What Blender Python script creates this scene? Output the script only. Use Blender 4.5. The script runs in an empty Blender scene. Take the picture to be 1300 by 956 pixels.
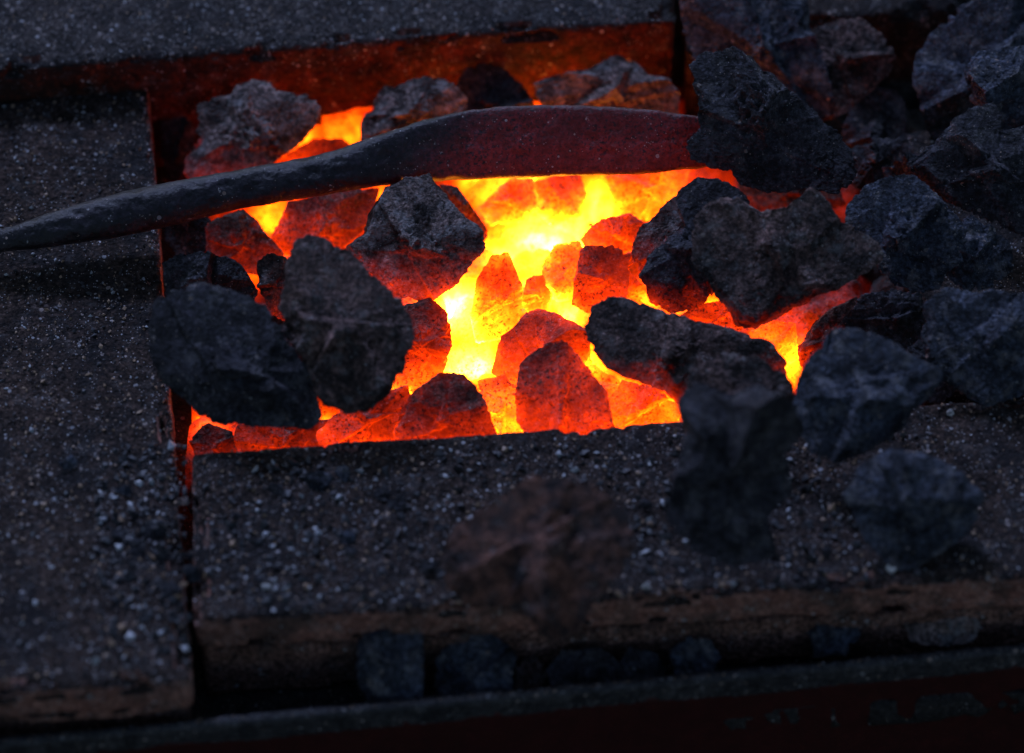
import bpy, math, random
import numpy as np
import bmesh
C = bpy.context.scene
col = C.collection
# ------------------------------------------------------------------ camera maths
E = math.radians(50); D = 2.2; LENS = 152.0
F = np.array([0, math.cos(E), -math.sin(E)]); RT = np.array([1.0, 0, 0]); UP = np.array([0, math.sin(E), math.cos(E)])
CAM = -F * D
K = 36.0 / LENS / 1300.0
def at(px, py, z=0.0):
    d = F + (px - 650) * K * RT - (py - 478) * K * UP
    return CAM + d * ((z - CAM[2]) / d[2])
def to_px(P):
    v = P - CAM
    w = v @ F
    return 650 + (v @ RT) / w / K, 478 - (v @ UP) / w / K
def mpp(P): return float((P - CAM) @ F) * K

# ------------------------------------------------------------------ noise (numpy)
def _h(i, j, k, s):
    n = (i * 374761393 + j * 668265263 + k * 2147483647 + s * 1274126177) & 0xffffffff
    n = ((n ^ (n >> 13)) * 1274126177) & 0xffffffff
    n = ((n ^ (n >> 16)) * 668265263) & 0xffffffff
    return ((n ^ (n >> 15)) & 0xffffff) / float(0xffffff)
def vnoise(P, s=0):
    Q = np.floor(P).astype(np.int64); f = P - Q; f = f * f * f * (f * (f * 6 - 15) + 10)
    r = 0
    for a in (0, 1):
        for b in (0, 1):
            for c in (0, 1):
                w = (f[:, 0] if a else 1 - f[:, 0]) * (f[:, 1] if b else 1 - f[:, 1]) * (f[:, 2] if c else 1 - f[:, 2])
                r = r + w * _h(Q[:, 0] + a, Q[:, 1] + b, Q[:, 2] + c, s)
    return r * 2 - 1
def fbm(P, s=0, oct=4, gain=.5):
    r = 0; a = 1; t = 0
    for o in range(oct):
        r = r + a * vnoise(P * (2 ** o) * 1.0 + o * 17.3, s + o); t += a; a *= gain
    return r / t
def worley(P, s=0):
    Q = np.floor(P).astype(np.int64); best = np.full(len(P), 9.0)
    for a in (-1, 0, 1):
        for b in (-1, 0, 1):
            for c in (-1, 0, 1):
                i, j, k = Q[:, 0] + a, Q[:, 1] + b, Q[:, 2] + c
                d = (i + _h(i, j, k, s) - P[:, 0]) ** 2 + (j + _h(i, j, k, s + 7) - P[:, 1]) ** 2 + (k + _h(i, j, k, s + 13) - P[:, 2]) ** 2
                best = np.minimum(best, d)
    return np.sqrt(best)

# ------------------------------------------------------------------ helpers
def mesh_obj(name, V, Fa, mat, heat=None, parent=None, smooth=True):
    me = bpy.data.meshes.new(name)
    V = np.asarray(V, dtype=np.float64); Fa = np.asarray(Fa, dtype=np.int32)
    org = V.mean(0) if parent is None else np.zeros(3)
    V = V - org
    n = Fa.shape[1]
    me.vertices.add(len(V)); me.vertices.foreach_set('co', V.astype(np.float32).ravel())
    me.loops.add(Fa.size); me.loops.foreach_set('vertex_index', Fa.ravel())
    me.polygons.add(len(Fa)); me.polygons.foreach_set('loop_start', np.arange(0, Fa.size, n, dtype=np.int32))
    me.update(calc_edges=True); me.validate()
    me.polygons.foreach_set('use_smooth', np.full(len(me.polygons), smooth))
    if heat is not None:
        a = me.attributes.new('fire_glow', 'FLOAT', 'POINT'); a.data.foreach_set('value', np.asarray(heat, dtype=np.float32))
    for m in (mat if isinstance(mat, (list, tuple)) else [mat]): me.materials.append(m)
    o = bpy.data.objects.new(name, me); col.objects.link(o)
    o.location = org.tolist()
    if parent: o.parent = parent
    return o
def tag(o, label=None, cat=None, group=None, kind=None):
    if label: o['label'] = label
    if cat: o['category'] = cat
    if group: o['group'] = group
    if kind: o['kind'] = kind
    return o

# ------------------------------------------------------------------ materials
class NT:
    def __init__(s, name):
        s.m = bpy.data.materials.new(name); s.m.use_nodes = True; s.t = s.m.node_tree; s.t.nodes.clear()
    def n(s, typ, **kw):
        nd = s.t.nodes.new(typ)
        for k, v in kw.items():
            if k.startswith('i_'):
                key = k[2:].replace('_', ' ')
                nd.inputs[key].default_value = v
            else: setattr(nd, k, v)
        return nd
    def l(s, a, b): s.t.links.new(a, b)
    def math(s, op, a, b=None, clamp=False):
        nd = s.t.nodes.new('ShaderNodeMath'); nd.operation = op; nd.use_clamp = clamp
        for i, v in enumerate((a, b)):
            if v is None: continue
            if isinstance(v, (int, float)): nd.inputs[i].default_value = v
            else: s.l(v, nd.inputs[i])
        return nd.outputs[0]
    def mix(s, f, a, b, mode='MIX'):
        nd = s.t.nodes.new('ShaderNodeMix'); nd.data_type = 'RGBA'; nd.blend_type = mode
        for i, v in ((0, f), (6, a), (7, b)):
            if isinstance(v, (int, float)): nd.inputs[i].default_value = v
            elif isinstance(v, tuple): nd.inputs[i].default_value = (*v, 1)
            else: s.l(v, nd.inputs[i])
        return nd.outputs[2]
    def ramp(s, f, stops, interp='LINEAR'):
        nd = s.t.nodes.new('ShaderNodeValToRGB'); cr = nd.color_ramp; cr.interpolation = interp
        while len(cr.elements) < len(stops): cr.elements.new(.5)
        for e, (p, c) in zip(cr.elements, stops):
            e.position = p; e.color = (*c, 1) if isinstance(c, tuple) else (c, c, c, 1)
        s.l(f, nd.inputs[0]); return nd.outputs[0]
EXP_GAIN = 1.0
def surface_mat(name, base, alt, speck=(.35, .36, .38), speck_amt=.1, ash=.15, rough=.85, spec=.3, scale=1.0, bump=.5, heat=True, grain=.35, pore=1.0, patches=None, ashc=(.30, .285, .29)):
    s = NT(name)
    co = s.n('ShaderNodeNewGeometry').outputs['Position']
    n1 = s.n('ShaderNodeTexNoise', i_Scale=45 * scale, i_Detail=6.0, i_Roughness=.65); s.l(co, n1.inputs['Vector'])
    n2 = s.n('ShaderNodeTexNoise', i_Scale=420 * scale, i_Detail=5.0, i_Roughness=.7); s.l(co, n2.inputs['Vector'])
    n3 = s.n('ShaderNodeTexNoise', i_Scale=1500 * scale, i_Detail=2.0, i_Roughness=.6); s.l(co, n3.inputs['Vector'])
    n1b = s.n('ShaderNodeTexNoise', i_Scale=130 * scale, i_Detail=5.0, i_Roughness=.6); s.l(co, n1b.inputs['Vector'])
    f1 = s.ramp(s.math('ADD', s.math('MULTIPLY', n1.outputs[0], .55), s.math('MULTIPLY', n1b.outputs[0], .45)), [(.42, 0.0), (.60, 1.0)])
    c = s.mix(f1, base, alt)
    # fine grain light / dark
    g = s.ramp(n2.outputs[0], [(.34, 1 - grain * 2.0), (.5, .9), (.66, 1 + grain * 3.2)])
    c = s.mix(1.0, c, g, 'MULTIPLY')
    if patches:
        npz = s.n('ShaderNodeTexNoise', i_Scale=22 * scale, i_Detail=7.0, i_Roughness=.7); s.l(co, npz.inputs['Vector'])
        fp = s.ramp(npz.outputs[0], [(.47, 0.0), (.6, patches[1])])
        c = s.mix(fp, c, patches[0])
    # ash film
    na = s.n('ShaderNodeTexNoise', i_Scale=95 * scale, i_Detail=9.0, i_Roughness=.72); s.l(co, na.inputs['Vector'])
    fa = s.ramp(na.outputs[0], [(.52, 0.0), (.64, ash)])
    c = s.mix(fa, c, ashc)
    # mineral specks: two sizes
    for sc, am in ((330 * scale, speck_amt), (900 * scale, speck_amt * 1.6)) if speck_amt > 0 else ():
        v = s.n('ShaderNodeTexVoronoi', feature='F1', i_Scale=sc); s.l(co, v.inputs['Vector'])
        sep = s.n('ShaderNodeSeparateColor'); s.l(v.outputs['Color'], sep.inputs[0])
        pick = s.math('GREATER_THAN', s.math('ADD', sep.outputs[0], s.math('MULTIPLY', s.math('SUBTRACT', na.outputs[0], .5), 1.1)), 1 - am)
        near = s.math('LESS_THAN', v.outputs['Distance'], s.math('ADD', s.math('MULTIPLY', sep.outputs[1], .34), .10))
        sp = s.mix(sep.outputs[1], speck, tuple(x * .45 for x in speck))
        sp = s.mix(s.math('MULTIPLY', sep.outputs[2], .5), sp, (.30, .17, .09))
        c = s.mix(s.math('MULTIPLY', pick, near), c, sp)
    # bump
    h = s.math('ADD', s.math('MULTIPLY', n2.outputs[0], 1.0), s.math('MULTIPLY', n3.outputs[0], .45))
    vo = s.n('ShaderNodeTexVoronoi', feature='F1', i_Scale=260 * scale); s.l(co, vo.inputs['Vector'])
    pits = s.ramp(vo.outputs['Distance'], [(.0, 0.0), (.4, 1.0)])
    h = s.math('ADD', h, s.math('MULTIPLY', pits, .6 * pore))
    vo2 = s.n('ShaderNodeTexVoronoi', feature='F1', i_Scale=620 * scale); s.l(co, vo2.inputs['Vector'])
    h = s.math('ADD', h, s.math('MULTIPLY', vo2.outputs['Distance'], .35 * pore))
    bp = s.n('ShaderNodeBump', i_Strength=bump, i_Distance=.0032); s.l(h, bp.inputs['Height'])
    b = s.n('ShaderNodeBsdfPrincipled', i_Roughness=rough); s.l(c, b.inputs['Base Color']); s.l(bp.outputs[0], b.inputs['Normal'])
    b.inputs['Specular IOR Level'].default_value = spec
    if heat:
        a = s.n('ShaderNodeAttribute', attribute_name='fire_glow')
        nh = s.math('MULTIPLY', s.math('SUBTRACT', n1.outputs[0], .5), .09)
        nh2 = s.math('MULTIPLY', s.math('SUBTRACT', n2.outputs[0], .5), .12)
        cr_ = s.n('ShaderNodeTexNoise', i_Scale=650.0, i_Detail=4.0, i_Roughness=.7); s.l(co, cr_.inputs['Vector'])
        nh2 = s.math('SUBTRACT', nh2, s.math('MULTIPLY', s.ramp(cr_.outputs[0], [(.54, 0.0), (.62, 1.0)]), s.math('MULTIPLY', s.ramp(n1.outputs[0], [(.4, .15), (.6, 1.0)]), .20)))
        hh = s.math('ADD', a.outputs['Fac'], s.math('ADD', nh, nh2))
        on = s.math('MULTIPLY', s.math('SUBTRACT', a.outputs['Fac'], .04), 8.0, True)   # stone-cold pieces never glow
        hh = s.math('MULTIPLY', s.math('MAXIMUM', hh, 0.0), on)
        st = s.math('MULTIPLY', s.math('POWER', hh, HP), HS)
        ec = s.ramp(hh, [(.0, (1, .02, .0)), (.45, (1, .038, .0)), (.60, (1, .085, .001)), (.76, (1, .20, .003)), (.90, (1, .35, .014)), (1.0, (1, .50, .06))])
        s.l(ec, b.inputs['Emission Color']); s.l(st, b.inputs['Emission Strength'])
    o = s.n('ShaderNodeOutputMaterial'); s.l(b.outputs[0], o.inputs[0])
    return s.m
HP = 3.9; HS = 26
M = {}
CK = dict(grain=.42, bump=1.0, rough=.8)
M['black'] = surface_mat('black_coke', (.008, .008, .011), (.052, .050, .062), speck_amt=.05, ash=.22, **CK)
M['blue'] = surface_mat('blue_grey_coke', (.010, .013, .020), (.072, .082, .112), speck_amt=.06, ash=.45, **CK)
M['brown'] = surface_mat('brown_coke', (.020, .013, .012), (.175, .105, .092), speck_amt=.06, ash=.45, **CK)
M['grey'] = surface_mat('ashy_coke', (.034, .025, .024), (.29, .205, .185), speck_amt=.08, ash=.85, **CK)
M['rust'] = surface_mat('rusty_coke', (.022, .016, .017), (.21, .090, .060), speck_amt=.03, ash=.1, **CK)
M['hot'] = surface_mat('hot_coke', (.05, .026, .022), (.13, .07, .055), speck_amt=.04, ash=.25, ashc=(.28, .16, .13), bump=1.0, grain=.42)
M['bed'] = surface_mat('ember_bed', (.03, .027, .027), (.07, .06, .055), speck_amt=.02, ash=.1, bump=.8)
BR = dict(speck=(.62, .62, .66), ash=.12, heat=False, grain=.5, bump=.9, rough=.9, spec=.2)
M['brick'] = surface_mat('sooty_firebrick', (.018, .012, .010), (.062, .040, .032), speck_amt=.10, patches=((.010, .010, .012), .85), **BR)
M['brick_bare'] = surface_mat('bare_firebrick', (.20, .088, .066), (.31, .155, .118), speck_amt=.08, patches=((.04, .03, .026), .8), **{**BR, 'bump': .5, 'grain': .3})
M['brick_red'] = surface_mat('firelit_red_brick', (.022, .007, .004), (.13, .026, .012), speck_amt=.05, patches=((.022, .014, .012), .85), **{**BR, 'bump': .6, 'grain': .3})  # red brick, its colour deepened towards the red of the firelight on it
M['brick_face'] = surface_mat('firebrick_rear', (.024, .021, .021), (.062, .050, .047), speck_amt=.15, patches=((.014, .014, .016), .8), **BR)
M['brick_low'] = surface_mat('firebrick_lower', (.13, .066, .050), (.24, .125, .095), speck_amt=.05, patches=((.030, .022, .018), .75), **BR)
M['tray'] = surface_mat('tray_ash', (.012, .011, .011), (.025, .022, .021), speck_amt=.05, ash=.05, heat=False)
M['rim'] = surface_mat('rim_steel', (.014, .014, .016), (.035, .034, .036), speck_amt=.08, ash=.1, heat=False, rough=.6, bump=.3)
M['apron'] = surface_mat('apron_red', (.030, .004, .0035), (.042, .006, .005), speck_amt=.0, ash=.0, heat=False, rough=.6, bump=.1, grain=.1)
M['iron'] = surface_mat('iron_scale', (.004, .004, .006), (.016, .012, .018), speck_amt=.02, ash=.04, heat=True, rough=.42, spec=.35, bump=.3, grain=.35, pore=.5)
for k, c in (('g_white', (.45, .45, .47)), ('g_grey', (.30, .31, .33)), ('g_tan', (.26, .17, .11)), ('g_dark', (.03, .03, .035))):
    s = NT(k); b = s.n('ShaderNodeBsdfPrincipled', i_Roughness=.6); b.inputs['Base Color'].default_value = (*c, 1)
    o = s.n('ShaderNodeOutputMaterial'); s.l(b.outputs[0], o.inputs[0]); M[k] = s.m

HOT = [(650,236,1.0,60),(690,300,1.08,75),(640,325,1.0,45),(592,395,1.12,60),(598,455,1.04,50),(760,262,.92,55),(835,245,.78,60),(690,372,1.0,50),
       (722,400,.94,36),(830,385,.86,40),(735,462,.90,45),(790,500,.78,40),(640,520,.80,45),(535,478,.88,45),(510,492,.84,40),(345,275,.84,40),(352,325,.70,34),(322,345,.66,30),
       (415,548,.82,26),(270,548,.80,26),(905,402,.86,38),(1003,455,.88,42),(975,435,.72,50),(1050,390,.36,40),(385,172,.86,36),(440,160,.80,40),(440,112,.88,56),(500,92,.84,50),(700,108,.86,34),(650,92,.72,40),(745,90,.42,40),(485,246,.76,24),(560,470,.86,40),(590,550,.62,40),
       (238,190,.34,24),(234,545,.48,50),(980,240,.40,40),(1065,268,.38,26),(610,110,.42,60),(340,200,.36,44),(950,395,.62,50),(460,548,.62,60),(340,555,.56,60),(300,300,.46,50),(430,280,.52,50),(560,420,.80,40),(850,520,.74,30)]
def heat_field(P, tight=1.0):
    x_, y_ = to_px(P); r = np.zeros(len(P))
    for (x, y, hh, sc) in HOT:
        d = np.hypot(x_ - x, (y_ - y) * 1.1) / (sc * tight)
        r = np.maximum(r, hh * np.exp(-.36 * d ** 1.7))
    return r
# ------------------------------------------------------------------ lumps
ICO = {}
def ico(n):
    if n not in ICO:
        bm = bmesh.new(); bmesh.ops.create_icosphere(bm, subdivisions=n, radius=1)
        V = np.array([v.co[:] for v in bm.verts]); Fa = np.array([[v.index for v in f.verts] for f in bm.faces]); bm.free()
        V /= np.linalg.norm(V, axis=1)[:, None]
        ICO[n] = (V, Fa)
    return ICO[n]
def poly_radius(pts, cx, cy, th):
    p = np.array([(x - cx, -(y - cy)) for x, y in pts], float)
    R = np.zeros(len(th)); dx, dy = np.cos(th), np.sin(th)
    for i in range(len(p)):
        a, b = p[i], p[(i + 1) % len(p)]; e = b - a
        den = dx * e[1] - dy * e[0]
        den = np.where(abs(den) < 1e-9, 1e-9, den)
        t = (a[0] * e[1] - a[1] * e[0]) / den; u = (a[0] * dy - a[1] * dx) / den
        ok = (t > 0) & (u >= -1e-6) & (u <= 1 + 1e-6)
        R = np.where(ok, np.maximum(R, t), R)
    return R
def centroid(pts):
    A = cx = cy = 0
    for i in range(len(pts)):
        x0, y0 = pts[i]; x1, y1 = pts[(i + 1) % len(pts)]; c = x0 * y1 - x1 * y0
        A += c; cx += (x0 + x1) * c; cy += (y0 + y1) * c
    return cx / (3 * A), cy / (3 * A)
def lump(name, mat, z, heat, pts, label, group, seed, thick=.85, res=6, rough=1.0, facets=13, cat='coke'):
    rng = np.random.RandomState(seed)
    cx, cy = centroid(pts); c = at(cx, cy, z); s = mpp(c)
    th = np.linspace(-math.pi, math.pi, 361)
    R = poly_radius(pts, cx, cy, th)
    k = np.array([1, 2, 3, 2, 1.]); k /= k.sum()
    Rp = np.concatenate([R[-3:-1], R, R[1:3]]); R = np.convolve(Rp, k, 'valid') * s
    Rm = R.mean()
    V, Fa = ico(res)
    # faceted convex solid
    N = rng.normal(size=(facets, 3)); N /= np.linalg.norm(N, axis=1)[:, None]
    N = np.vstack([N, -N[:4], [[0, 0, 1], [0, 0, -1]]])
    H = rng.uniform(.62, 1.0, len(N)); H[-2:] = (.85, .9)
    pw = 34.0
    def rad(dv): return (np.sum((np.maximum(dv @ N.T, 0) / H) ** pw, axis=1) + 1e-9) ** (-1 / pw)
    ths = np.linspace(-math.pi, math.pi, 121); el = np.linspace(-1.3, 1.3, 41)
    TT, EE = np.meshgrid(ths, el, indexing='ij')
    dv = np.stack([np.cos(EE) * np.cos(TT), np.cos(EE) * np.sin(TT), np.sin(EE)], -1).reshape(-1, 3)
    rs = (np.clip(rad(dv), 0, 1.4).reshape(TT.shape) * np.cos(EE)).max(1)
    r = np.clip(rad(V), 0, 1.4)
    t = np.arctan2(V[:, 1], V[:, 0]); rho = np.hypot(V[:, 0], V[:, 1]) * r
    # the outline fades in with distance from the axis, so the faces keep their own planes near the middle
    q = np.clip(rho / np.interp(t, ths, rs), 0, 1)
    Rt = np.interp(t, th, R)
    xy = q * Rt
    X = np.stack([xy * np.cos(t), xy * np.sin(t), V[:, 2] * r * Rm * thick], -1)
    # broken planes: flat fracture faces with crisp ridges between them
    zt = X[:, 2] / (Rm * thick)
    jit = .045 * fbm(X / Rm * 2.2 + seed, seed + 40, 3)
    for sg in (1, -1):
        zc = zt * sg
        for _p in range(6):
            an = rng.uniform(0, 2 * math.pi); sl = rng.uniform(.45, 1.7); c0 = rng.uniform(.20, .56)
            pl = c0 - sl * (X[:, 0] * math.cos(an) + X[:, 1] * math.sin(an)) / Rm + jit
            zc = np.where(zc > 0, np.maximum(np.minimum(zc, pl), zc * .38), zc)
        zt = np.where(zt * sg > 0, zc * sg, zt)
    X[:, 2] = zt * Rm * thick
    # displacement
    dn = X / (np.linalg.norm(X, axis=1)[:, None] + 1e-9)
    off = rng.uniform(0, 50, 3)
    Pm = X + off * Rm
    big = fbm(Pm / Rm * 1.3, seed, 3)
    w1 = worley(Pm / Rm * 2.6, seed + 3)
    med = fbm(Pm / .008, seed + 5, 4, .6)
    w2 = worley((Pm + .002 * np.stack([med] * 3, -1)) / .0056, seed + 9)
    w3 = worley(Pm / .0024, seed + 19)
    fine = vnoise(Pm / .0011, seed + 11)
    rid = 1 - 2 * np.abs(fbm(Pm / .014, seed + 25, 4, .55))
    disp = Rm * .06 * big + Rm * .05 * (.55 - w1) * rough * rough * .7 + .0012 * rough * med + .0022 * rough * (rid - .6) * .5 - .0034 * rough * np.maximum(0, .45 - w2) * 2.2 * np.clip(.35 + 2.2 * big, .0, 1.3) - .0014 * rough * np.maximum(0, .5 - w3) * 2 * np.clip(.6 + 1.6 * med, 0, 1.5) + .00018 * rough * fine
    X = X + dn * disp[:, None]
    W = c + X[:, :1] * RT + X[:, 1:2] * UP - X[:, 2:3] * F
    if isinstance(heat, tuple): h0, h1 = heat       # (at the top, at the bottom)
    else: h0 = h1 = heat
    if h0 == 0 and h1 == 0: hv = np.zeros(len(W))
    else:
        zz = W[:, 2] * .7 + (W @ UP) * .3
        tt = (zz - zz.min()) / (zz.max() - zz.min())
        fld = heat_field(W, .62)
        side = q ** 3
        lift = .42 if mat == 'hot' else .32  # extra glow near hot gaps; on cold lumps it stands in for received firelight
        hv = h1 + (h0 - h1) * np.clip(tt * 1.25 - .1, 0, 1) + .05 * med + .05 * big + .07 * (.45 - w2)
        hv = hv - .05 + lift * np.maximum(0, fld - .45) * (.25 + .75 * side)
        hv = np.clip(hv, 0, 1.2)
    o = mesh_obj(name, W, Fa, M[mat], hv)
    if hv.max() > 0:
        vn = np.zeros(len(W) * 3, dtype=np.float32); o.data.vertex_normals.foreach_get('vector', vn); vn = vn.reshape(-1, 3)
        hv = np.where(hv > 0, np.clip(hv - .11 * np.clip(vn[:, 2] - .35, -.6, 1), 0, 1.2), 0)
        o.data.attributes['fire_glow'].data.foreach_set('value', hv.astype(np.float32))
    tag(o, label, cat, group)
    return o

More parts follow.
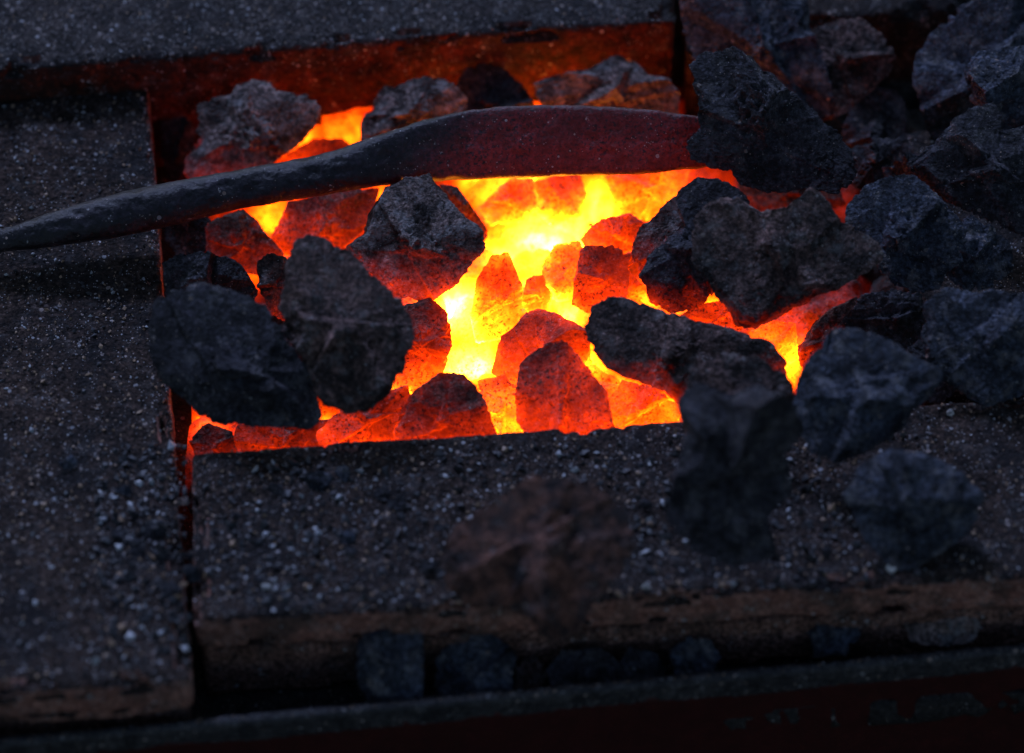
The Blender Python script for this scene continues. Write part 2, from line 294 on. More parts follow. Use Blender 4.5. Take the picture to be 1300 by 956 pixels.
G1 = 'cold lumps of coke heaped round the fire'
G2 = 'glowing lumps of coke in the fire'
G3 = 'lumps of coke lying in the front gully'
G4 = 'lumps of coke lying on the bricks'
L = [
# --- behind the bar
('coke_lump','grey',-.004,(-.10,.36),[(250,135),(262,127),(292,120),(300,108),(322,101),(345,107),(355,115),(385,120),(402,130),(407,142),(400,162),(385,180),(365,195),(345,212),(300,232),(250,236),(230,222),(234,203),(248,182),(254,160)],'ashy grey lump above the left part of the iron bar, nearest the left brick',G1),
('coke_lump','grey',-.004,(0,.14),[(458,155),(470,140),(478,120),(488,110),(505,110),(522,101),(548,98),(575,106),(590,122),(600,145),(590,175),(545,195),(480,200),(457,180)],'bumpy ash-crusted lump peeping over the middle of the iron bar',G1),
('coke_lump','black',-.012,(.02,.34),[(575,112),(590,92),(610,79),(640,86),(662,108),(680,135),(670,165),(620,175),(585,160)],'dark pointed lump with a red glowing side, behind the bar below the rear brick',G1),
('coke_lump','grey',-.004,(-.05,.42),[(675,107),(700,98),(745,88),(775,73),(790,70),(808,80),(828,95),(850,100),(862,118),(862,150),(820,175),(740,170),(695,140),(680,122)],'long flat-topped ashy lump behind the wide end of the iron bar',G1),
('coke_lump','black',-.035,(0,.2),[(203,152),(228,146),(248,158),(252,190),(245,235),(215,240),(205,200)],'small dim cinder in the gap between the left brick and the ashy grey lump',G1),
# --- right side heap
('coke_lump','blue',.022,0,[(858,-12),(900,-30),(985,-25),(1022,0),(1030,40),(1050,95),(1062,140),(1030,165),(975,130),(930,95),(880,75),(866,40)],'big blue-grey lump at the top edge beside the end of the rear brick',G1),
('coke_lump','black',.052,(0,.10),[(872,82),(895,66),(930,62),(958,76),(985,98),(1015,118),(1035,148),(1058,163),(1078,190),(1087,215),(1078,238),(1058,248),(1020,236),(985,246),(950,238),(930,224),(895,214),(874,206),(872,186),(886,165),(890,140),(880,108)],'very large knobbly black lump resting over the right end of the iron bar',G1),
('coke_lump','brown',.012,0,[(1012,38),(1050,30),(1092,24),(1120,42),(1137,72),(1130,98),(1105,118),(1075,142),(1045,155),(1020,115)],'smooth rounded brown lump at the top beside the black gap',G1),
('coke_lump','black',-.01,0,[(1078,130),(1105,112),(1135,112),(1148,130),(1156,185),(1110,200),(1065,180)],'small black lump directly below the smooth rounded brown lump',G1),
('coke_lump','black',.0,0,[(1065,195),(1110,178),(1148,174),(1168,198),(1150,228),(1110,245),(1075,235)],'low dark lump in the hollow left of the crumbly heap crest',G1),
('coke_lump','blue',.02,0,[(1160,80),(1175,48),(1205,22),(1245,-12),(1310,-20),(1345,80),(1310,200),(1235,205),(1188,192),(1172,150),(1155,112)],'large slab-like lump with a pale left edge in the top right corner',G1),
('coke_lump','blue',.045,0,[(1222,92),(1240,66),(1290,56),(1345,70),(1350,140),(1300,165),(1245,150)],'blue-black lump lying on the slab-like lump in the top right corner',G1),
('coke_lump','black',.036,0,[(1148,208),(1185,182),(1205,152),(1230,136),(1262,130),(1273,142),(1272,166),(1305,160),(1340,200),(1340,285),(1300,300),(1262,282),(1222,265),(1180,240)],'crumbly dark lump with a hooked crest against the right edge',G1),
('coke_lump','blue',.034,0,[(1076,262),(1098,234),(1130,221),(1158,225),(1182,238),(1203,262),(1228,292),(1218,330),(1192,365),(1160,374),(1120,350),(1086,320),(1073,290)],'rounded blue-grey lump right of the big brown lump',G1),
('coke_lump','blue',.022,0,[(1200,285),(1232,274),(1262,288),(1282,308),(1288,342),(1265,362),(1230,372),(1202,350),(1196,312)],'layered blue-grey lump just right of the rounded blue-grey lump',G1),
('coke_lump','black',.004,(0,.12),[(1070,405),(1092,376),(1130,368),(1168,372),(1178,402),(1172,450),(1140,455),(1105,440),(1075,430)],'flat dark lump above the pale-backed blue lump',G1),
('coke_lump','blue',.026,0,[(1172,385),(1200,362),(1240,368),(1300,374),(1340,400),(1340,478),(1292,504),(1250,517),(1215,497),(1180,472),(1170,430)],'broad dark blue lump against the right edge, above the front brick',G1),
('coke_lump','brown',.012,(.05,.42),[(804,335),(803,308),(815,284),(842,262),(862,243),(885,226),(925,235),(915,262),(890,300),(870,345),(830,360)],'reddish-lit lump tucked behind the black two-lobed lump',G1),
('coke_lump','black',.028,(-.12,.34),[(858,262),(866,240),(885,226),(910,225),(938,236),(955,256),(945,290),(925,320),(915,355),(892,390),(852,398),(826,385),(811,352),(820,325),(850,303),(868,283)],'black two-lobed lump at the right rim of the fire',G1),
('coke_lump','brown',.044,(-.15,.26),[(878,300),(885,272),(903,255),(935,250),(965,266),(1000,260),(1028,238),(1048,248),(1064,275),(1085,290),(1112,305),(1122,328),(1100,346),(1062,367),(1020,384),(960,418),(936,412),(920,386),(896,360),(880,332)],'biggest brown coke lump with a pale crater mark, bridging the fire on the right',G1),
('coke_lump','brown',.016,(-.12,.46),[(744,412),(750,390),(772,377),(800,380),(832,392),(880,404),(932,418),(975,433),(995,455),(1000,480),(960,500),(905,512),(868,520),(842,500),(800,482),(768,466),(748,442)],'long sausage-shaped lump lying slantwise above the front brick',G1),
('coke_lump','brown',.030,0,[(862,510),(878,468),(915,449),(958,453),(995,472),(1014,500),(1008,535),(970,560),(900,560),(866,540)],'brown-topped lump between the sausage-shaped lump and the blurred upright lump',G1),
('coke_lump','black',.050,0,[(846,660),(856,600),(870,545),(858,515),(888,484),(925,500),(962,488),(1002,508),(1020,548),(998,575),(1010,625),(975,660),(990,704),(930,720),(884,700)],'tall out-of-focus black lump standing on the front brick',G4),
('coke_lump','blue',.040,(0,.05),[(1035,442),(1058,421),(1085,417),(1120,428),(1150,444),(1190,468),(1196,486),(1172,512),(1142,545),(1120,562),(1095,578),(1060,590),(1030,577),(1011,546),(1007,510),(1016,475)],'pale-backed blue-grey lump right of the last orange gap',G1),
('coke_lump','blue',.022,0,[(1068,628),(1088,596),(1130,564),(1172,574),(1222,600),(1252,626),(1242,660),(1212,690),(1162,726),(1132,722),(1098,690)],'squarish blue-grey lump on the front brick near the right edge',G4),
('coke_lump','rust',.046,0,[(562,712),(580,668),(636,628),(672,602),(745,612),(785,640),(806,690),(780,735),(752,765),(735,805),(700,818),(672,785),(640,772),(596,770),(570,745)],'rusty brown out-of-focus lump on the front brick edge nearest the camera',G4),
# --- left
('coke_lump','black',.034,(0,.04),[(190,388),(212,370),(255,359),(300,368),(338,392),(360,428),(382,458),(400,497),(408,530),(396,549),(370,542),(310,542),(268,537),(235,512),(200,482),(187,442)],'large smooth black lump overlapping the left brick',G1),
('coke_lump','brown',.046,(0,.05),[(364,328),(374,305),(394,299),(415,305),(440,318),(472,350),(505,376),(520,400),(524,430),(516,462),(500,492),(472,520),(440,527),(410,514),(396,490),(384,460),(360,422),(353,390),(361,350)],'upright wedge-shaped lump with a sharp ridge, beside the large smooth black lump',G1),
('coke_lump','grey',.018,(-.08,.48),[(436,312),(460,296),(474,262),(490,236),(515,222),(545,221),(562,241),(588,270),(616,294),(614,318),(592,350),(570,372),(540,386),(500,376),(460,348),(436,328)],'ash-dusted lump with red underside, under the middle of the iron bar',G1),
('coke_lump','black',.004,(0,.18),[(205,330),(238,319),(288,322),(310,342),(328,370),(318,395),(250,400),(210,375)],'crumbly black cinder on the left brick edge below the bar',G1),
('coke_lump','brown',.0,(.12,.36),[(326,330),(344,321),(364,326),(372,360),(362,410),(342,400),(325,362)],'narrow dull red lump wedged left of the wedge-shaped lump',G1),
# --- glowing
('ember_lump','hot',-.018,(.30,.52),[(346,300),(366,256),(420,244),(482,238),(476,270),(455,300),(430,325),(390,335),(356,322)],'red-hot lump under the bar left of the ash-dusted lump',G2),
('ember_lump','hot',-.018,(.22,.45),[(258,285),(308,264),(332,288),(362,322),(340,352),(300,345),(262,325)],'dull red lump under the bar nearest the left brick',G2),
('ember_lump','hot',-.012,(.28,.60),[(505,388),(545,378),(568,398),(575,440),(562,475),(532,500),(500,500),(495,430)],'grey-topped ember right behind the wedge-shaped lump',G2),
('ember_lump','hot',-.020,(.34,.55),[(402,548),(428,524),(480,500),(518,488),(524,510),(506,560),(430,575),(404,570)],'red ember below the wedge-shaped lump at the front brick',G2),
('ember_lump','hot',-.010,(.22,.60),[(498,548),(518,502),(558,470),(590,474),(612,500),(632,556),(580,575),(505,575)],'dark-topped ember against the front brick, left of the yellow gap',G2),
('ember_lump','hot',-.004,(.30,.56),[(653,500),(660,460),(688,440),(715,431),(737,455),(772,498),(780,540),(725,565),(672,562),(655,535)],'speckled dull orange ember against the middle of the front brick',G2),
('ember_lump','hot',-.016,(.42,.68),[(620,475),(636,425),(678,391),(712,398),(748,420),(752,460),(712,485),(655,492)],'broad orange ember behind the speckled dull orange ember',G2),
('ember_lump','hot',-.018,(.50,.80),[(596,400),(606,352),(624,325),(645,320),(656,345),(664,366),(662,400),(645,432),(605,436)],'tall crumbly orange ember in the heart of the fire',G2),
('ember_lump','hot',-.022,(.56,.74),[(688,338),(703,312),(735,306),(748,335),(738,385),(705,385),(686,360)],'small bright orange ember left of the block-shaped ember',G2),
('ember_lump','hot',-.008,(.36,.60),[(735,320),(741,311),(780,312),(804,325),(801,348),(792,388),(745,398),(724,388),(730,350)],'block-shaped ember with flat red sides',G2),
('ember_lump','hot',-.012,(.44,.64),[(736,304),(762,279),(798,271),(822,284),(815,318),(775,325),(745,318)],'flat orange ember just above the block-shaped ember',G2),
('ember_lump','hot',-.024,(.50,.74),[(608,265),(633,235),(650,224),(677,226),(684,262),(664,282),(622,288)],'left one of two orange embers right under the blade of the bar',G2),
('ember_lump','hot',-.026,(.52,.74),[(678,230),(735,218),(745,245),(738,275),(702,288),(682,270)],'right one of two orange embers right under the blade of the bar',G2),
('ember_lump','hot',-.022,(.60,.72),[(768,224),(815,212),(878,212),(866,250),(835,286),(792,276),(775,250)],'wide bright orange ember under the right end of the blade',G2),
('ember_lump','hot',-.026,(.60,.78),[(606,482),(640,472),(658,500),(672,560),(632,565),(612,520)],'narrow orange ember between the two embers at the front brick',G2),
('ember_lump','hot',-.022,(.52,.74),[(765,515),(790,482),(830,492),(866,518),(860,550),(785,552)],'orange ember under the sausage-shaped lump at the front brick',G2),
('ember_lump','hot',-.014,(.18,.42),[(1012,440),(1030,412),(1055,392),(1090,376),(1092,410),(1075,440),(1045,470),(1018,478)],'dull red lump right of the last orange gap',G2),
('ember_lump','hot',-.030,(.34,.5),[(292,560),(300,540),(420,532),(436,560),(420,585),(300,590)],'dull red ember below the large smooth black lump',G2),
('ember_lump','hot',-.030,(.20,.5),[(240,560),(262,536),(296,548),(302,575),(256,600)],'dull red ember in the corner between left brick and front brick',G2),
('ember_lump','hot',-.026,(.40,.6),[(362,196),(398,176),(436,176),(458,196),(430,225),(380,225)],'orange-edged ember just above the round part of the bar',G2),
('ember_lump','hot',-.014,(.25,.40),[(556,232),(580,236),(620,292),(612,316),(585,300)],'thin dark red sliver right of the ash-dusted lump',G2),
('ember_lump','hot',-.020,(.42,.62),[(858,405),(880,385),(925,380),(950,405),(935,430),(880,430)],'orange ember in the gap under the biggest brown lump',G2),
('ember_lump','hot',-.030,(.15,.35),[(935,232),(985,215),(1060,225),(1075,260),(1010,280),(950,268)],'dim red lump deep under the very large knobbly lump',G2),
('ember_lump','hot',-.030,(.62,.75),[(935,430),(975,405),(1010,410),(1015,455),(985,480),(945,465)],'bright orange ember filling the last gap on the right',G2),
('ember_lump','hot',-.026,(.50,.72),[(668,355),(690,348),(702,370),(695,398),(672,400),(660,380)],'little yellow-orange ember in the very middle',G2),
('ember_lump','hot',-.024,(.52,.76),[(780,358),(800,345),(820,365),(822,392),(790,400)],'small orange ember between the block-shaped ember and the black two-lobed lump',G2),
('ember_lump','hot',-.030,(.50,.70),[(408,150),(420,118),(450,104),(475,118),(480,160),(450,185),(415,180)],'dim orange ember between the two ashy lumps at the rear brick',G2),
('ember_lump','hot',-.030,(.48,.70),[(640,120),(655,92),(688,84),(715,98),(712,140),(670,150)],'red ember at the foot of the rear brick above the wide end of the bar',G2),
('coke_lump','black',-.010,0,[(1130,300),(1150,270),(1180,262),(1210,290),(1215,350),(1170,380),(1135,360)],'shadowed black lump in the crevice of the right-hand heap',G1),
('coke_lump','blue',.004,0,[(1120,215),(1150,195),(1190,205),(1215,240),(1190,270),(1140,265)],'low blue-grey lump filling the hollow behind the rounded blue-grey lump',G1),
('coke_lump','black',.0,0,[(1150,440),(1180,425),(1215,450),(1225,490),(1190,515),(1155,500)],'small black lump in the dark hollow above the front brick on the right',G1),
('coke_lump','black',-.012,0,[(206,250),(228,235),(255,250),(268,285),(262,320),(225,328),(206,300)],'dark cinder against the left brick just below the bar',G1),
# --- gully
('coke_lump','blue',-.030,0,[(452,812),(468,797),(520,795),(538,805),(540,860),(535,892),(470,895),(452,870)],'blocky blue-black lump in the front gully, leftmost of its row',G3),
('coke_lump','blue',-.040,0,[(550,840),(580,805),(620,798),(655,830),(650,880),(600,905),(555,885)],'dark peaked lump in the gully right of the blocky lump',G3),
('coke_lump','brown',-.050,0,[(652,845),(672,828),(690,840),(692,868),(670,885),(652,875)],'small brown lump in the gully between two dark lumps',G3),
('coke_lump','black',-.044,0,[(692,850),(715,825),(760,820),(790,845),(785,880),(740,895),(700,885)],'dark lump in the gully below the rusty out-of-focus lump',G3),
('coke_lump','black',-.044,0,[(778,850),(800,822),(832,828),(846,850),(830,875),(790,878)],'low dark lump in the gully, middle of the row',G3),
('coke_lump','blue',-.040,0,[(848,830),(872,808),(905,812),(918,835),(900,858),(860,862)],'small shiny black lump at the foot of the front brick',G3),
('coke_lump','blue',-.038,0,[(1025,800),(1048,775),(1080,778),(1092,805),(1075,832),(1035,832)],'dark lump in the gully left of the ash-grey pebble-like lump',G3),
('coke_lump','grey',-.036,0,[(1143,782),(1165,766),(1200,764),(1235,778),(1250,795),(1232,815),(1190,824),(1155,812)],'ash-grey pebble-like lump in the gully, rightmost of its row',G3),
]
for i, (nm, mt, z, ht, pts, lab, grp) in enumerate(L):
    lump(nm, mt, z, ht, pts, lab, grp, 100 + i * 7, res=7,
         thick=1.15 if grp != G2 else 1.0, rough=(1.8 if 'knobbly' in lab else 1.2 if mt != 'hot' else .75))

# ------------------------------------------------------------------ crumbs on the bricks
rr = random.Random(5)
M['chip'] = surface_mat('pale_stone', (.35, .34, .33), (.5, .48, .46), speck_amt=.02, ash=.1, heat=False, bump=.3)
def small_poly(px, py, r):
    n = 9; return [(px + r * rr.uniform(.7, 1.15) * math.cos(k / n * 6.283), py - r * rr.uniform(.55, .95) * math.sin(k / n * 6.283)) for k in range(n)]
for (px, py, r, mt) in [(88,590,12,'blue'),(158,622,11,'blue'),(150,678,11,'black'),(195,672,20,'black'),(175,695,14,'black'),(205,705,12,'black'),(215,748,15,'black'),(245,730,13,'blue'),(238,705,9,'black'),(170,655,8,'black')]:
    lump('cinder_crumb', mt, .003, 0, small_poly(px, py, r), 'small dark cinder crumb on the left brick near the narrow gap', 'cinder crumbs on the left brick', rr.randint(0, 9999), res=4, cat='cinder')
for (px, py, r, mt) in [(405,612,20,'blue'),(435,600,14,'blue'),(350,620,11,'black'),(485,628,12,'black'),(505,640,16,'black'),(300,655,9,'black'),(440,680,13,'blue'),(445,700,10,'black'),(330,735,9,'black'),(560,670,10,'black'),(545,722,12,'black'),(820,640,11,'black'),(1050,700,9,'black')]:
    lump('cinder_crumb', mt, .003, 0, small_poly(px, py, r), 'small dark cinder crumb on top of the front brick', 'cinder crumbs on the front brick', rr.randint(0, 9999), res=4, cat='cinder')
lump('pebble', 'grey', .001, 0, small_poly(232, 636, 9), 'small round grey pebble stuck in the narrow gap between the left and front bricks', None, 77, res=4, rough=.3, cat='pebble')
for (px, py, r, lab) in [(820,745,6,'pale chip on the front brick right of the rusty out-of-focus lump'),(1131,722,8,'flat pale chip below the squarish blue-grey lump'),(338,744,7,'pale chip near the left end of the front brick'),(1206,524,6,'pale chip on the front brick below the broad dark blue lump')]:
    lump('stone_chip', 'chip', .002, 0, small_poly(px, py, r), lab, 'pale stone chips on the front brick', rr.randint(0, 9999), res=3, rough=.25, cat='chip')

# ------------------------------------------------------------------ bricks
def box_grid(h, step):
    """surface grid of a box with half sizes h, welded"""
    Vs = []; Fs = []; off = 0
    for ax in range(3):
        a, b = [(1, 2), (2, 0), (0, 1)][ax]
        na = max(2, int(2 * h[a] / step)); nb = max(2, int(2 * h[b] / step))
        ua = np.linspace(-h[a], h[a], na + 1); ub = np.linspace(-h[b], h[b], nb + 1)
        A, B = np.meshgrid(ua, ub, indexing='ij')
        for sg in (-1, 1):
            P = np.zeros((A.size, 3)); P[:, ax] = sg * h[ax]; P[:, a] = A.ravel(); P[:, b] = B.ravel()
            idx = np.arange(A.size).reshape(A.shape) + off
            q = np.stack([idx[:-1, :-1], idx[1:, :-1], idx[1:, 1:], idx[:-1, 1:]], -1).reshape(-1, 4)
            if sg < 0: q = q[:, ::-1]
            Vs.append(P); Fs.append(q); off += A.size
    V = np.vstack(Vs); Fq = np.vstack(Fs)
    key = np.round(V * 1e6).astype(np.int64)
    _, first, inv = np.unique(key, axis=0, return_index=True, return_inverse=True)
    return V[first], inv.ravel()[Fq]
def brick(name, quad, ztop, thick, mat, label, cat='brick', group=None, seed=1, step=.0016, rnd=.004, amp=1.0, side=None):
    """quad: back-left, back-right, front-right, front-left (world xy)"""
    q = [np.array(p[:2]) for p in quad]
    lx = (np.linalg.norm(q[1] - q[0]) + np.linalg.norm(q[2] - q[3])) / 2; ly = (np.linalg.norm(q[3] - q[0]) + np.linalg.norm(q[2] - q[1])) / 2
    h = np.array([lx / 2, ly / 2, thick / 2])
    V, Fa = box_grid(h, step)
    P = V + seed * 3.1
    r = rnd * (1 + .9 * fbm(P / .03, seed, 3)[:, None]); r = np.maximum(r, .0012)
    core = np.clip(V, -(h - r), h - r); d = V - core
    ln = np.linalg.norm(d, axis=1)[:, None]; nn = d / (ln + 1e-9)
    V2 = core + r * nn
    dis = .0011 * fbm(P / .022, seed + 2, 4) + .00045 * vnoise(P / .0026, seed + 4) + .0003 * vnoise(P / .0014, seed + 5)
    ch = np.maximum(0, fbm(P / .020, seed + 6, 3) - .12)          # broken corners
    edge = (np.sum(np.abs(V) > h - .008, axis=1) >= 2)
    dis = dis * amp - ch * .020 * edge * (amp > .5)
    V2 = V2 + nn * dis[:, None]
    u = (V2[:, 0] / lx + .5)[:, None]; v = (.5 - V2[:, 1] / ly)[:, None]
    XY = (1 - v) * ((1 - u) * q[0] + u * q[1]) + v * ((1 - u) * q[3] + u * q[2])
    W = np.hstack([XY, (ztop - thick / 2 + V2[:, 2])[:, None]])
    o = mesh_obj(name, W, Fa, [M[mat], M[side or mat]])
    if side:
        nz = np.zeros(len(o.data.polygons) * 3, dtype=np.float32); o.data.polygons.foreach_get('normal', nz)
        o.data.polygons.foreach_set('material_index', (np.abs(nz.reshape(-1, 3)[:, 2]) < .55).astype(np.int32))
    tag(o, label, cat, group); return o
def pq(pts, z): return [at(x, y, z) for x, y in pts]
GB = 'firebricks walling in the forge fire'
ZR = .024
QL = pq([(-110, 138), (188, 106), (243, 864), (-110, 888)], 0)
QF = pq([(243, 573), (1430, 492), (1430, 726), (247, 788)], 0)
QR = pq([(-110, -150), (852, -190), (856, 26), (-110, 96)], ZR)
brick('firebrick', QL, 0, .027, 'brick', 'long sooty firebrick along the left, under the thin end of the bar', group=GB, seed=2, side='brick_bare')
qL2 = [QL[0], QL[1] + [-.0015, 0, 0], QL[2] + [-.003, .010, 0], QL[3] + [0, .010, 0]]
brick('firebrick', qL2, -.0285, .037, 'brick_low', 'dark firebrick lying under the long left firebrick', group=GB, seed=15)
brick('firebrick', QF, 0, .025, 'brick', 'sooty firebrick across the front with a tan broken edge', group=GB, seed=3, side='brick_bare')
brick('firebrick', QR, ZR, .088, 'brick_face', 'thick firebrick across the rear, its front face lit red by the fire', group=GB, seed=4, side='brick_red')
# course under the front brick, slightly set back
QF2 = pq([(252, 600), (1430, 520), (1430, 736), (252, 798)], -.033)
q2 = [QF[0] + [.002, -.012, 0], QF[1] + [0, -.012, 0], QF[2] + [0, .0015, 0], QF[3] + [.002, .0015, 0]]
brick('firebrick', q2, -.0265, .039, 'brick_low', 'reddish firebrick lying under the front brick', group=GB, seed=5)
# right side
QX = pq([(1150, 165), (1430, 150), (1430, 470), (1175, 485)], -.002)
brick('firebrick', QX, -.002, .060, 'brick', 'gritty firebrick at the right edge half buried by coke', group=GB, seed=6)
QT = pq([(1008, -160), (1240, -170), (1240, 6), (1008, 27)], .012)
brick('firebrick', QT, .012, .075, 'brick', 'firebrick at the top edge behind the smooth rounded brown lump', group=GB, seed=7)
QY = pq([(868, -160), (1000, -165), (1000, 60), (872, 66)], .000)
brick('firebrick', QY, .0, .062, 'brick', 'narrow firebrick next to the end of the rear brick', group=GB, seed=8)

# ------------------------------------------------------------------ ground of the forge: tray, rim, apron
def box(name, quad, ztop, thick, mat, **kw): return brick(name, quad, ztop, thick, mat, None, cat=None, **kw)
tr = [np.array([-.75, .75]), np.array([.75, .75]), at(1500, 842, -.05)[:2], at(-200, 958, -.05)[:2]]
t = box('forge_tray', tr, -.066, .02, 'tray', seed=11, step=.006, rnd=.002); tag(t, kind='structure')
root = bpy.data.objects.new('forge_rim', None); col.objects.link(root)
tag(root, 'dusty black steel rim of the forge above a dark red front panel', 'rim')
a0, a1 = at(-200, 952, -.036), at(1500, 797, -.036)
dr = (a1 - a0)[:2]; dr /= np.linalg.norm(dr); nr = np.array([dr[1], -dr[0]])
w = .0055
rq = [a0[:2], a1[:2], a1[:2] + nr * w, a0[:2] + nr * w]
root.location = (*a0[:2], -.10)
def child(o):
    o.parent = root; o.location = (o.location.x - root.location.x, o.location.y - root.location.y, o.location.z - root.location.z)
    for k in ('label', 'category', 'group'):
        if k in o: del o[k]
child(box('flange', rq, -.036, .018, 'rim', seed=12, step=.003, rnd=.0015, amp=.4))
rq2 = [p + nr * (w - .0035 if k < 2 else .0) for k, p in enumerate([a0[:2], a1[:2], a1[:2] + nr * w, a0[:2] + nr * w])]
child(box('front_panel', rq2, -.045, .30, 'apron', seed=13, step=.006, rnd=.001, amp=.1))

# ------------------------------------------------------------------ ember bed in the pit
b0 = at(236, 600, -.045); b1 = at(1150, 60, -.045)
xs = np.arange(b0[0], b1[0] + .02, .0011); ys = np.arange(b0[1] - .015, b1[1] + .03, .0011)
XX, YY = np.meshgrid(xs, ys, indexing='ij')
P = np.stack([XX.ravel(), YY.ravel(), np.zeros(XX.size)], -1)
w1 = worley(P / .028 + fbm(P / .02, 3, 3)[:, None] * .25, 31); w2 = worley(P / .011 + fbm(P / .01, 5, 3)[:, None] * .3, 33)
hz = .024 * np.sqrt(np.maximum(0, 1 - (w1 / .75) ** 2)) + .006 * np.sqrt(np.maximum(0, 1 - (w2 / .8) ** 2)) + .003 * fbm(P / .006, 8, 4)
P[:, 2] = -.066 + hz
ht = heat_field(P)
ht = ht * (1.04 - .30 * hz / .03) + .09 * fbm(P / .008, 41, 4)
ht[ht < .12] = 0
nx, ny = XX.shape; idx = np.arange(XX.size).reshape(nx, ny)
Fq = np.stack([idx[:-1, :-1], idx[1:, :-1], idx[1:, 1:], idx[:-1, 1:]], -1).reshape(-1, 4)
bo = mesh_obj('ember_bed', P, Fq, M['bed'], ht); tag(bo, 'glowing bed of small embers and coke breeze filling the fire pit', 'embers', kind='stuff')

# ------------------------------------------------------------------ the iron bar
KEY = [(-60,320,8,.014),(0,306,15,.016),(35,298,19,.018),(70,290,23,.020),(150,273,29,.024),(240,254,27,.028),(310,239,24.5,.030),(380,227,25,.033),(430,217,27.5,.035),(480,204,32,.037),(540,191,39,.038),(590,184.5,43.5,.038),(640,180.5,45.5,.038),(700,178.5,45.5,.038),(780,179,43,.038),(830,180,40,.038),(870,180,35,.037),(890,181,32,.036),(908,182,27,.036)]
kp = np.array(KEY, float)
ts = np.linspace(0, len(KEY) - 1, 900)
def cr(v):
    out = np.interp(ts, np.arange(len(v)), v)
    k = np.hanning(33); k /= k.sum(); pad = 16
    o = np.concatenate([out[0] - (out[1:pad + 1] - out[0])[::-1], out, out[-1] - (out[-pad - 1:-1] - out[-1])[::-1]])
    return np.convolve(o, k, 'valid')
cx, cy, hh, zz = [cr(kp[:, i]) for i in range(4)]
ring = 120; Vb = []
ph = np.linspace(0, 2 * math.pi, ring, endpoint=False)
for i in range(len(ts)):
    c = at(cx[i], cy[i], zz[i]); s_ = mpp(c); a = hh[i] * s_
    fl = np.clip((cx[i] - 440) / 150, 0, 1)
    bth = a * (1 - .62 * fl)
    ex = 2.6 + 4.0 * fl
    cp, sp = np.cos(ph), np.sin(ph)
    # squared-off section: narrow edge up, broad face to the viewer
    rr_ = (np.abs(cp) ** ex + np.abs(sp) ** ex) ** (-1 / ex)
    Vb.append(c + (rr_ * sp * a)[:, None] * UP - (rr_ * cp * bth)[:, None] * F)
Vb = np.vstack(Vb)
cen = np.repeat(np.array([at(cx[i], cy[i], zz[i]) for i in range(len(ts))]), ring, axis=0)
dn = Vb - cen; dn /= np.linalg.norm(dn, axis=1)[:, None] + 1e-9
Vb = Vb + dn * (.0006 * fbm(Vb / .03, 61, 3) + .0005 * fbm(Vb / .008, 62, 4) - .0011 * np.maximum(0, .45 - worley(Vb * [1, 1.6, 1.6] / .013, 63)) * 2 - .0003 * np.maximum(0, .5 - worley(Vb / .0045, 65)) * 2 + .00012 * vnoise(Vb / .0012, 64))[:, None]
ii = np.arange(len(ts) - 1)[:, None] * ring; jj = np.arange(ring)[None, :]; j2 = (jj + 1) % ring
Fb = np.stack([ii + jj, ii + j2, ii + ring + j2, ii + ring + jj], -1).reshape(-1, 4)[:, ::-1]
# caps
n0 = len(Vb); Vb = np.vstack([Vb, cen[:1], cen[-1:]])
bx = np.repeat(cx, ring); low = np.clip(-(dn @ UP), -1, 1)
hb = np.interp(bx, [150, 300, 520, 620, 760, 870, 920], [0, .05, .13, .180, .19, .19, .175]) + .02 * low * (bx > 250) * np.clip((bx - 250) / 200, 0, 1)
hb = np.append(hb, [0, .25])
capA = np.stack([np.full(ring, n0), np.arange(ring), (np.arange(ring) + 1) % ring, np.full(ring, n0)], -1)
me = None
tri0 = [[n0, (k + 1) % ring, k] for k in range(ring)]; base = (len(ts) - 1) * ring
tri1 = [[n0 + 1, base + k, base + (k + 1) % ring] for k in range(ring)]
FT = np.vstack([Fb[:, [0, 1, 2]], Fb[:, [0, 2, 3]], np.array(tri0), np.array(tri1)])
bar = mesh_obj('iron_bar', Vb, FT, M['iron'], hb)
tag(bar, 'forged iron bar lying across the fire, its wide right end heated dull red', 'iron bar')

# ------------------------------------------------------------------ grit scattered over the bricks (uncountable)
rg = np.random.RandomState(9)
octa = np.array([[1,0,0],[-1,0,0],[0,1,0],[0,-1,0],[0,0,1],[0,0,-1]], float)
of = np.array([[0,2,4],[2,1,4],[1,3,4],[3,0,4],[2,0,5],[1,2,5],[3,1,5],[0,3,5]])
GV = []; GF = []; GM = []; cnt = 0
PRB = [.03, .12, .37, .48]
def scatter(quad, z, n, smin=.00035, smax=.0011):
    global cnt
    q = [np.array(p[:2]) for p in quad]
    for _ in range(n):
        u, v = rg.rand(2) * .98 + .01
        p = (1 - v) * ((1 - u) * q[0] + u * q[1]) + v * ((1 - u) * q[3] + u * q[2])
        px, py = to_px(np.array([[p[0], p[1], z]]))
        if px[0] < -30 or px[0] > 1330 or py[0] < -30: continue
        s = smin + (smax - smin) * rg.rand() ** 3.5
        A = rg.normal(size=(3, 3)); Q, _r = np.linalg.qr(A)
        v6 = (octa * rg.uniform(.45, 1.2, (6, 1)) * s * np.array([1.3, 1, .6])) @ Q.T
        GV.append(v6 + [p[0], p[1], z + s * .3]); GF.append(of + cnt); cnt += 6
        GM.append(rg.choice([0, 1, 2, 3], p=PRB))
scatter(QL, 0, 4500, .0003, .0016); scatter(QF, 0, 4500, .0003, .0016); scatter(QR, ZR, 4500, .0003, .0011); scatter(QX, -.002, 1500)
PRB = [.02, .06, .06, .86]
scatter(pq([(250, 590), (1200, 530), (1200, 740), (250, 780)], 0), 0, 2200, .0006, .0032)
scatter(pq([(120, 560), (236, 560), (242, 850), (120, 850)], 0), 0, 900, .0006, .0032)
PRB = [.03, .12, .37, .48]
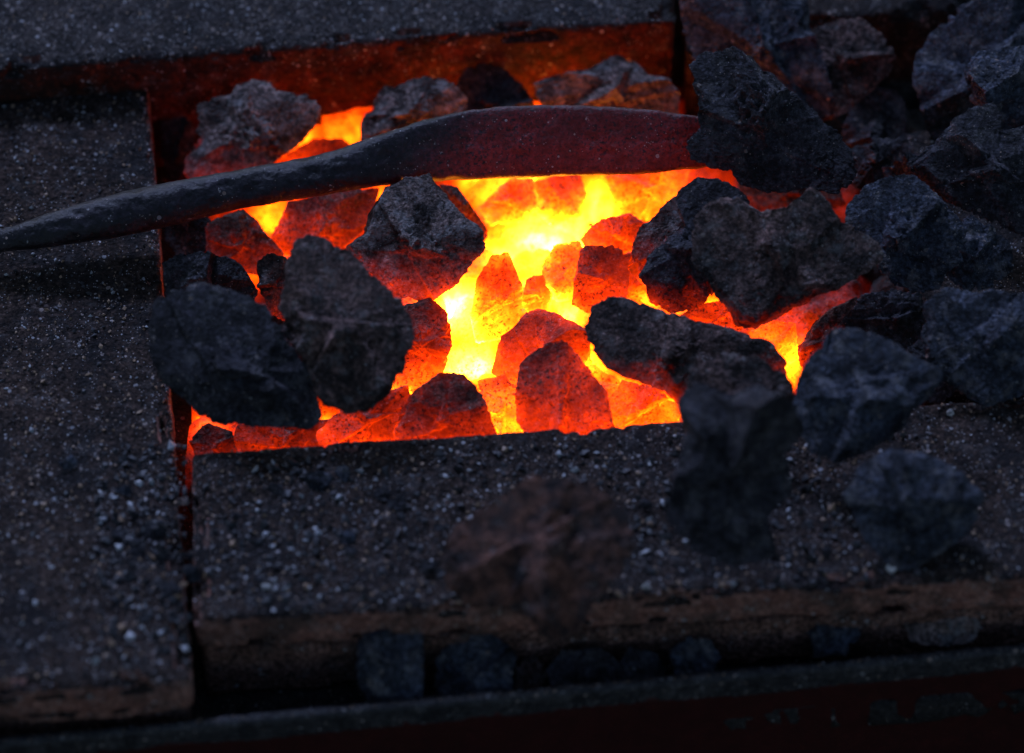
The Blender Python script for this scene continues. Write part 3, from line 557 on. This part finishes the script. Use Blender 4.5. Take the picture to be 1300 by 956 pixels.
scatter([p + nr * e_ for p, e_ in zip(rq, (.001, .001, -.001, -.001))], -.036, 700, .0003, .0008)
gr = mesh_obj('grit', np.vstack(GV), np.vstack(GF), [M['g_white'], M['g_grey'], M['g_tan'], M['g_dark']], smooth=False)
gr.data.polygons.foreach_set('material_index', np.repeat(np.array(GM, dtype=np.int32), 8))
tag(gr, 'loose pale and dark mineral grit strewn over the bricks', 'grit', kind='stuff')

# ------------------------------------------------------------------ light
SKY = .085; SUN = 2.6; EXPO = -0.05
w = bpy.data.worlds.new('World'); C.world = w; w.use_nodes = True
nt = w.node_tree; bg = nt.nodes['Background']; sk = nt.nodes.new('ShaderNodeTexSky'); sk.sky_type = 'NISHITA'; sk.sun_disc = False
SE, SA = math.radians(44), math.radians(-22)         # sun lamp tinted for dusk skylight, beyond the forge to the left
sk.sun_elevation = SE; sk.sun_rotation = SA; sk.ozone_density = 2.6; sk.dust_density = 1.0
nt.links.new(sk.outputs[0], bg.inputs[0]); bg.inputs[1].default_value = SKY
sd = bpy.data.lights.new('sun', 'SUN'); sd.energy = SUN; sd.angle = math.radians(12); sd.color = (.42, .54, 1)
so = bpy.data.objects.new('sun', sd); col.objects.link(so)
from mathutils import Vector
dirv = Vector((math.sin(SA) * math.cos(SE), math.cos(SA) * math.cos(SE), math.sin(SE)))
so.rotation_euler = dirv.to_track_quat('Z', 'Y').to_euler()

# ------------------------------------------------------------------ camera
cd = bpy.data.cameras.new('camera'); cd.lens = LENS; cd.sensor_width = 36; cd.clip_start = .05; cd.clip_end = 50
cd.dof.use_dof = True; cd.dof.aperture_fstop = 2.9; cd.dof.focus_distance = float((at(560, 300, .02) - CAM) @ F); cd.dof.aperture_blades = 8
co = bpy.data.objects.new('camera', cd); col.objects.link(co); co.location = CAM.tolist()
co.rotation_euler = (math.pi / 2 - E, 0, 0)
C.camera = co
C.view_settings.view_transform = 'Standard'; C.view_settings.look = 'None'; C.view_settings.exposure = EXPO; C.view_settings.gamma = 1
C.render.engine = 'CYCLES'
